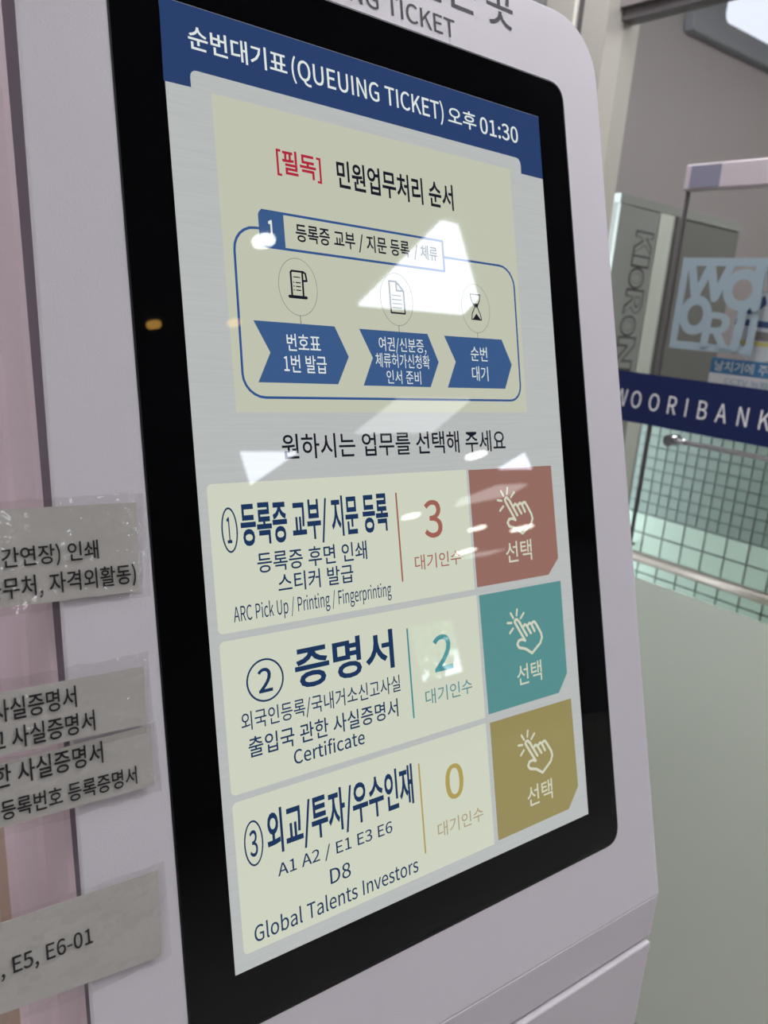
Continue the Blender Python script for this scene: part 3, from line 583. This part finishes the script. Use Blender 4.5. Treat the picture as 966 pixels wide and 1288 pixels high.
slip('paper_slip', [(LX, -86.6), (-188.8, -87.8), (-189.6, -117.6), (LX, -115.0)], 'grey laminated slip level with the second menu row, upper of the overlapping pair',
     [('외국인등록 사실증명서', (-254.0, -101.2, -223.6, -90.6), '실증명서', 0), ('국내거소신고 사실증명서', (-254.4, -114.6, -215.7, -104.2), '사실증명서', 0)], (LX, -185.5, -121.5, -81))
slip('paper_slip', [(LX, -121.0), (-188.2, -118.7), (-188.2, -149.7), (LX, -148.6)], 'grey laminated slip level with the second menu row, lower of the overlapping pair',
     [('출입국에 관한 사실증명서', (-253.4, -131.2, -213.3, -120.4), '사실증명서', 0), ('외국인 등록번호 등록증명서', (-261.8, -146.2, -197.3, -137.0), '등록번호 등록증명서', 0)], (LX, -184.5, -153.5, -117.6), z=2.6)
slip('paper_slip', [(LX, -192.0), (-189.9, -193.5), (-191.8, -238.1), (LX, -230.0)], 'grey laminated slip reading E5, E6-01, lowest on the left',
     [('E3, E4, E5, E6-01', (-262.3, -219.4, -225.5, -209.8), 'E5, E6-01', 0)], (LX, -186, -240.5, -190))

# ================================================================ GLAZED STOREFRONT on plane X = GX (coordinates before the scaling about the camera)
STORE[0] = True; FL = DFL; CE = (1.3-SO.z)/SS; OZS = OZ
GX = 2.2
def Gp(a, b, d=0): return Vector((GX-d, -a, b))             # a runs to the viewer's right
Y0, YD, YE = 1.688, 1.325, -.2
def gstruct(name): 
    o = bpy.data.objects.new(name, None); C.objects.link(o); b = conv((GX, .8, 0)); b.z = 0; o.location = b; BASE[o.name] = b; o['kind'] = 'structure'; return o
w1 = gstruct('window_1')
box('pane', (GX-.004, YD+.004, FL+.01), (GX+.004, Y0-.001, 1.155), 'wglass', w1)
w2 = gstruct('window_2')
box('pane', (GX-.004, YE, .669), (GX+.004, YD-.001, 1.155), 'wglass', w2)
box('trim', (GX-.02, YE, 1.158), (GX+.04, Y0, 1.194), 'frame', w2)
struct(box('wall_header', (GX-.04, YE-.1, 1.195), (GX+.06, Y0-.001, IC), 'header'))
d1 = gstruct('door_1')
box('pane', (GX-.005, YE, FL+.012), (GX+.005, YD-.006, .58), 'wglass', d1)
bevel(box('top_rail', (GX-.018, YE, .582), (GX+.018, YD+.012, .665), 'railmetal', d1), .004)
box('edge_seal', (GX-.006, YD-.006, FL+.012), (GX+.006, YD+.003, .582), 'frame', d1)
box('hinge_cap', (GX-.02, YD-.012, .59), (GX-.0185, YD-.12, .658), 'capmetal', d1)
def tube(name, a, b, r, m, parent, seg=16, base=(0, 0, 0)):
    a, b = Vector(a), Vector(b); ax = (b-a).normalized(); e1 = ax.orthogonal().normalized(); e2 = ax.cross(e1); v, f = [], []
    for p in (a, b):
        for k in range(seg): t = 2*math.pi*k/seg; v.append(p+e1*r*math.cos(t)+e2*r*math.sin(t))
    for k in range(seg): f.append((k, (k+1) % seg, seg+(k+1) % seg, seg+k))
    f += [tuple(range(seg-1, -1, -1)), tuple(range(seg, 2*seg))]
    o = link(name, v, f, m, parent, base)
    for p in o.data.polygons: p.use_smooth = len(p.vertices) == 4
    return o
# stainless column at the far end of the glazing
col = gstruct('trim_1')
colo = box('column_post', (2.1045, Y0, FL), (GX+.08, 1.80, CE-.002), 'steel', col)
box('column_seam', (2.112, 1.80, FL), (GX+.05, 1.83, CE-.002), 'frame', col)
bevel(box('column_cladding', (2.1045, 1.8305, FL), (GX+.05, 1.995, CE-.002), 'steel', col), .01)
# push bar with its clamps
pb = thing('push_bar', 'thin shiny chrome push bar across the glass door', 'handle', (GX+.05, .9, -.242+OZ))
tube('bar', (GX+.05, 1.215, -.241), (GX+.05, -.15, -.241), .0085, 'barmetal', pb)
tube('clamp', (GX+.006, 1.245, -.240), (GX+.062, 1.245, -.240), .020, 'chrome', pb); tube('clamp', (GX+.006, .02, -.240), (GX+.062, .02, -.240), .020, 'chrome', pb)
tube('clamp_arm', (GX+.05, 1.235, -.2405), (GX+.05, 1.205, -.241), .010, 'chrome', pb)
# films on the glass
fz = -.748
def Gq(a, b, d=0): return Vector((GX-.0062-d, -a, b))
ff = prism('frosted_film', [(-Y0+.002, FL+.02), (-YE, FL+.02), (-YE, fz), (-Y0+.002, fz)], 0, .0006, 'frost', None, Gq, (GX, .8, fz+OZ))
tag(ff, 'pale green frosted film covering the lower part of the glass', 'window film')
bt = thing('band_decal', 'navy blue band decal with widely spaced white capitals across the glass', 'decal', (GX, .8, -.11+OZ))
prism('band', [(-Y0+.002, -.1985), (-YE, -.1985), (-YE, -.023), (-Y0+.002, -.023)], 0, .0006, 'navyfilm', bt, Gq)
xs = [-1.457, -1.391, -1.316, -1.243, -1.188, -1.127, -1.058, -.983, -.909]
for ch, x in zip('WOORIBANK', xs):
    gv, _ = glyphs(ch, .0); gw = (max(p[0] for p in gv)-min(p[0] for p in gv))*.061/.733*.80
    text(ch, (x-gw/2, -.1475, x+gw/2, -.0865), .0012, 'lettering', bt, .0, P=Gq)
# square openwork decal: frame with the letters W O / O R I
lg = thing('square_decal', 'square pale blue openwork letter decal on the glass above the navy band', 'decal', (GX, 1.15, .07+OZ))
LW, LH = .300, .296
def Lp(a, b, d=0):                                           # a, b in 0..1 of the square, b downwards
    return Gq(-1.295+a*LW+(b*-.0), .371-b*LH, d)
def lstroke(lines, wd, zb=0, name='letter'):
    ln = [[(a, b*LH/LW) for a, b in l] for l in lines]
    return stroke(name, ln, wd, .0008, 'logo', lg, P=lambda a, b, d: Lp(a, b*LW/LH, .0008+(d-.0008)*.03+zb))
prism('decal_frame', [(0, 0), (1, 0), (1, .085), (0, .085)], 0, .0005, 'logo', lg, Lp)
prism('decal_frame', [(0, .915), (1, .915), (1, 1), (0, 1)], 0, .0005, 'logo', lg, Lp)
prism('decal_frame', [(0, .0855), (.085, .0855), (.085, .9145), (0, .9145)], 0, .0005, 'logo', lg, Lp)
prism('decal_frame', [(.915, .0855), (1, .0855), (1, .9145), (.915, .9145)], 0, .0005, 'logo', lg, Lp)
lstroke([[(.12, .06), (.22, .42), (.36, .08), (.46, .42), (.60, .06)]], .095)
LP2 = lambda a, b, d: Lp(a, b, .0030)
ring('letter', .77, .33, .165, .165, .105, 0, 'logo', lg, P=LP2); lstroke([[(.93, .10), (.95, .50)]], .10, .004)
ring('letter', .27, .62, .145, .165, .10, 0, 'logo', lg, P=LP2)
text('R', (.395, -.955, .73, -.575), .0052, 'logo', lg, .035, P=lambda a, b, d: Lp(a, -b, d), name='letter')
lstroke([[(.83, .58), (.80, .93)]], .10, .004)
# notices fixed behind the glass
def Bq(a, b, d=0): return Vector((GX+.02-d, -a, b))
ns = thing('notice_sheet', 'white printed notice with a blue heading strip behind the glass', 'notice', (GX+.02, 1.0, -.1+OZ))
prism('sheet', [(-1.143, -.14), (-.62, -.14), (-.62, .008), (-1.143, .008)], 0, .0008, 'sheet', ns, Bq)
prism('heading', [(-1.143, .009), (-.62, .009), (-.62, .058), (-1.143, .058)], 0, .0009, 'sheetblue', ns, Bq)
text('날치기에 주의하세요', (-1.128, .016, -.800, .050), .0014, 'sheet', ns, .01, P=Bq)
text('CCTV 녹화중 입니다', (-1.085, -.024, -.800, -.002), .0014, 'printgrey', ns, .01, P=Bq)
st = thing('round_sticker', 'round white sticker with navy and yellow stripes behind the square decal', 'sticker', (GX+.02, .98, .08+OZ))
cs = [(-.985+.108*math.cos(t*math.pi/24), .165+.108*math.sin(t*math.pi/24)) for t in range(48)]
prism('disc', cs, 0, .0008, 'sticker', st, Bq)
prism('stripe', [(-1.085, .168), (-.885, .158), (-.882, .178), (-1.082, .188)], .0010, .0014, 'stickernavy', st, Bq)
prism('emblem', [(-1.06, .20), (-1.02, .205), (-.99, .235), (-1.0, .262), (-1.03, .24)], .0010, .0014, 'stickernavy', st, Bq)
prism('stripe', [(-1.06, .108), (-.91, .104), (-.91, .118), (-1.066, .122)], .0010, .0014, 'stickeryel', st, Bq)
prism('patch', [(-1.01, .124), (-.96, .122), (-.955, .150), (-1.012, .152)], .0010, .0014, 'header', st, Bq)

# ================================================================ BEHIND THE GLASS
TX = 2.75
tw = bpy.data.objects.new('wall_tiled', None); C.objects.link(tw); tb = conv((TX, .8, 0)); tb.z = 0; tw.location = tb; BASE[tw.name] = tb; tw['kind'] = 'structure'
box('tile_backing', (TX+.006, -.19, FL), (TX+.10, 1.739, -.20), 'grout', tw)
def tiles(y1, z1, pitch_y, pitch_z, ny, nz, m, gap, name='tile'):
    a, b = pitch_y-gap, pitch_z-gap
    v, f = boxg((TX, -a/2, -b/2), (TX+.0055, a/2, b/2)); f = [q for q in f if q != (1, 2, 6, 5)]
    me = bpy.data.meshes.new(name); me.from_pydata([((x-TX)*SS, y*SS, z*SS) for x, y, z in v], [], f); me.materials.append(M[m])
    for i in range(ny):
        for j in range(nz):
            o = bpy.data.objects.new(name, me); C.objects.link(o); o.parent = tw
            p = conv((TX, y1-(i+.5)*pitch_y, z1-(j+.5)*pitch_z)); o.location = (random.uniform(-.0004, .0004), p.y-tb.y, p.z+OZ)
tiles(1.735, -.205, .0480, .0486, 22, 9, 'mosaic', .0065)
tiles(1.735, -.645, .0962, .0870, 12, 7, 'pale', .0085)
rl = thing('handrail', 'brown round handrail in front of the pale tiles', 'handrail', (2.6, .8, -.79+OZ))
tube('rail', (2.6, 1.72, -.795), (2.6, -.19, -.795), .0215, 'rail', rl)
for y in (1.68, .1):
    tube('bracket', (2.6, y, -.79), (TX-.001, y, -.79), .008, 'rail', rl)
# tall grey cabinet with outlined capitals reading downwards
CY = 2.145
cb = thing('tall_cabinet', 'tall grey cabinet with outlined vertical capitals behind the glass', 'cabinet', (3.4, CY+.15, FL+OZ))
box('cabinet_body', (2.9, CY+.012, FL), (3.345, CY+.40, .684), 'cabdark', cb)
box('cabinet_front', (2.9, CY+.0005, FL), (3.345, CY+.0115, .684), 'cab', cb)
box('cabinet_side', (3.35, CY+.002, FL), (3.925, CY+.40, .68), 'cabdark', cb)
box('cabinet_cap', (2.895, CY-.004, .685), (3.93, CY+.402, .725), 'cab', cb)
box('corner_strip', (2.9, CY-.004, FL), (3.0, CY, .683), 'cab', cb)
box('pale_strip', (3.212, CY-.004, FL), (3.322, CY, .683), 'cabpale', cb)
box('dark_strip', (3.346, CY-.006, FL), (3.372, CY, .683), 'frame', cb)
def Cp(a, b, d=0): return Vector((3.055+b+a*-.03, CY-.001-d, .578-a))
xx = 0
for ch, wd, hh in (('K', .098, .125), ('I', .044, .125), ('O', .088, .105), ('R', .112, .125), ('O', .088, .105), ('N', .15, .125), ('I', .044, .125)):
    text(ch, (xx-.008, -.008, xx+wd+.004, hh+.008), .0006, 'cabletter', cb, .05, P=Cp, name='letter_outline')
    text(ch, (xx+.002, .002, xx+wd-.006, hh-.002), .0012, 'cab', cb, .012, P=Cp, name='letter_face')
    xx += wd+.012
# lit sign box on the far wall
LYB = 2.8
def s28(X, Z):  # image points cast onto a farther plane, scaled about the camera to this wall
    k = (LYB+.40531)/(3+.40531); return (-.34368+(X+.34368)*k, .10372+(Z-.10372)*k)
a = s28(4.35, 1.92); 
lb = thing('light_box', 'grey framed light box with a bright rounded lens high on the far wall', 'light', (5.0, LYB, 2.0+OZ))
def Wp(a, b, d=0): return Vector((a, LYB-d, b))
x0, z0 = s28(4.34, 1.915); x1 = 7.2; z1 = IC-.005
i0, j0 = s28(4.655, 2.037)
prism('housing', rrect(x0, z0, x1, z1, (.03, .03, .03, .03)), .005, .06, 'housing', lb, Wp)
prism('lens', rrect(i0, j0, x1-.2, z1-.03, (.05, .05, .02, .02)), .0605, .064, 'lens', lb, Wp)
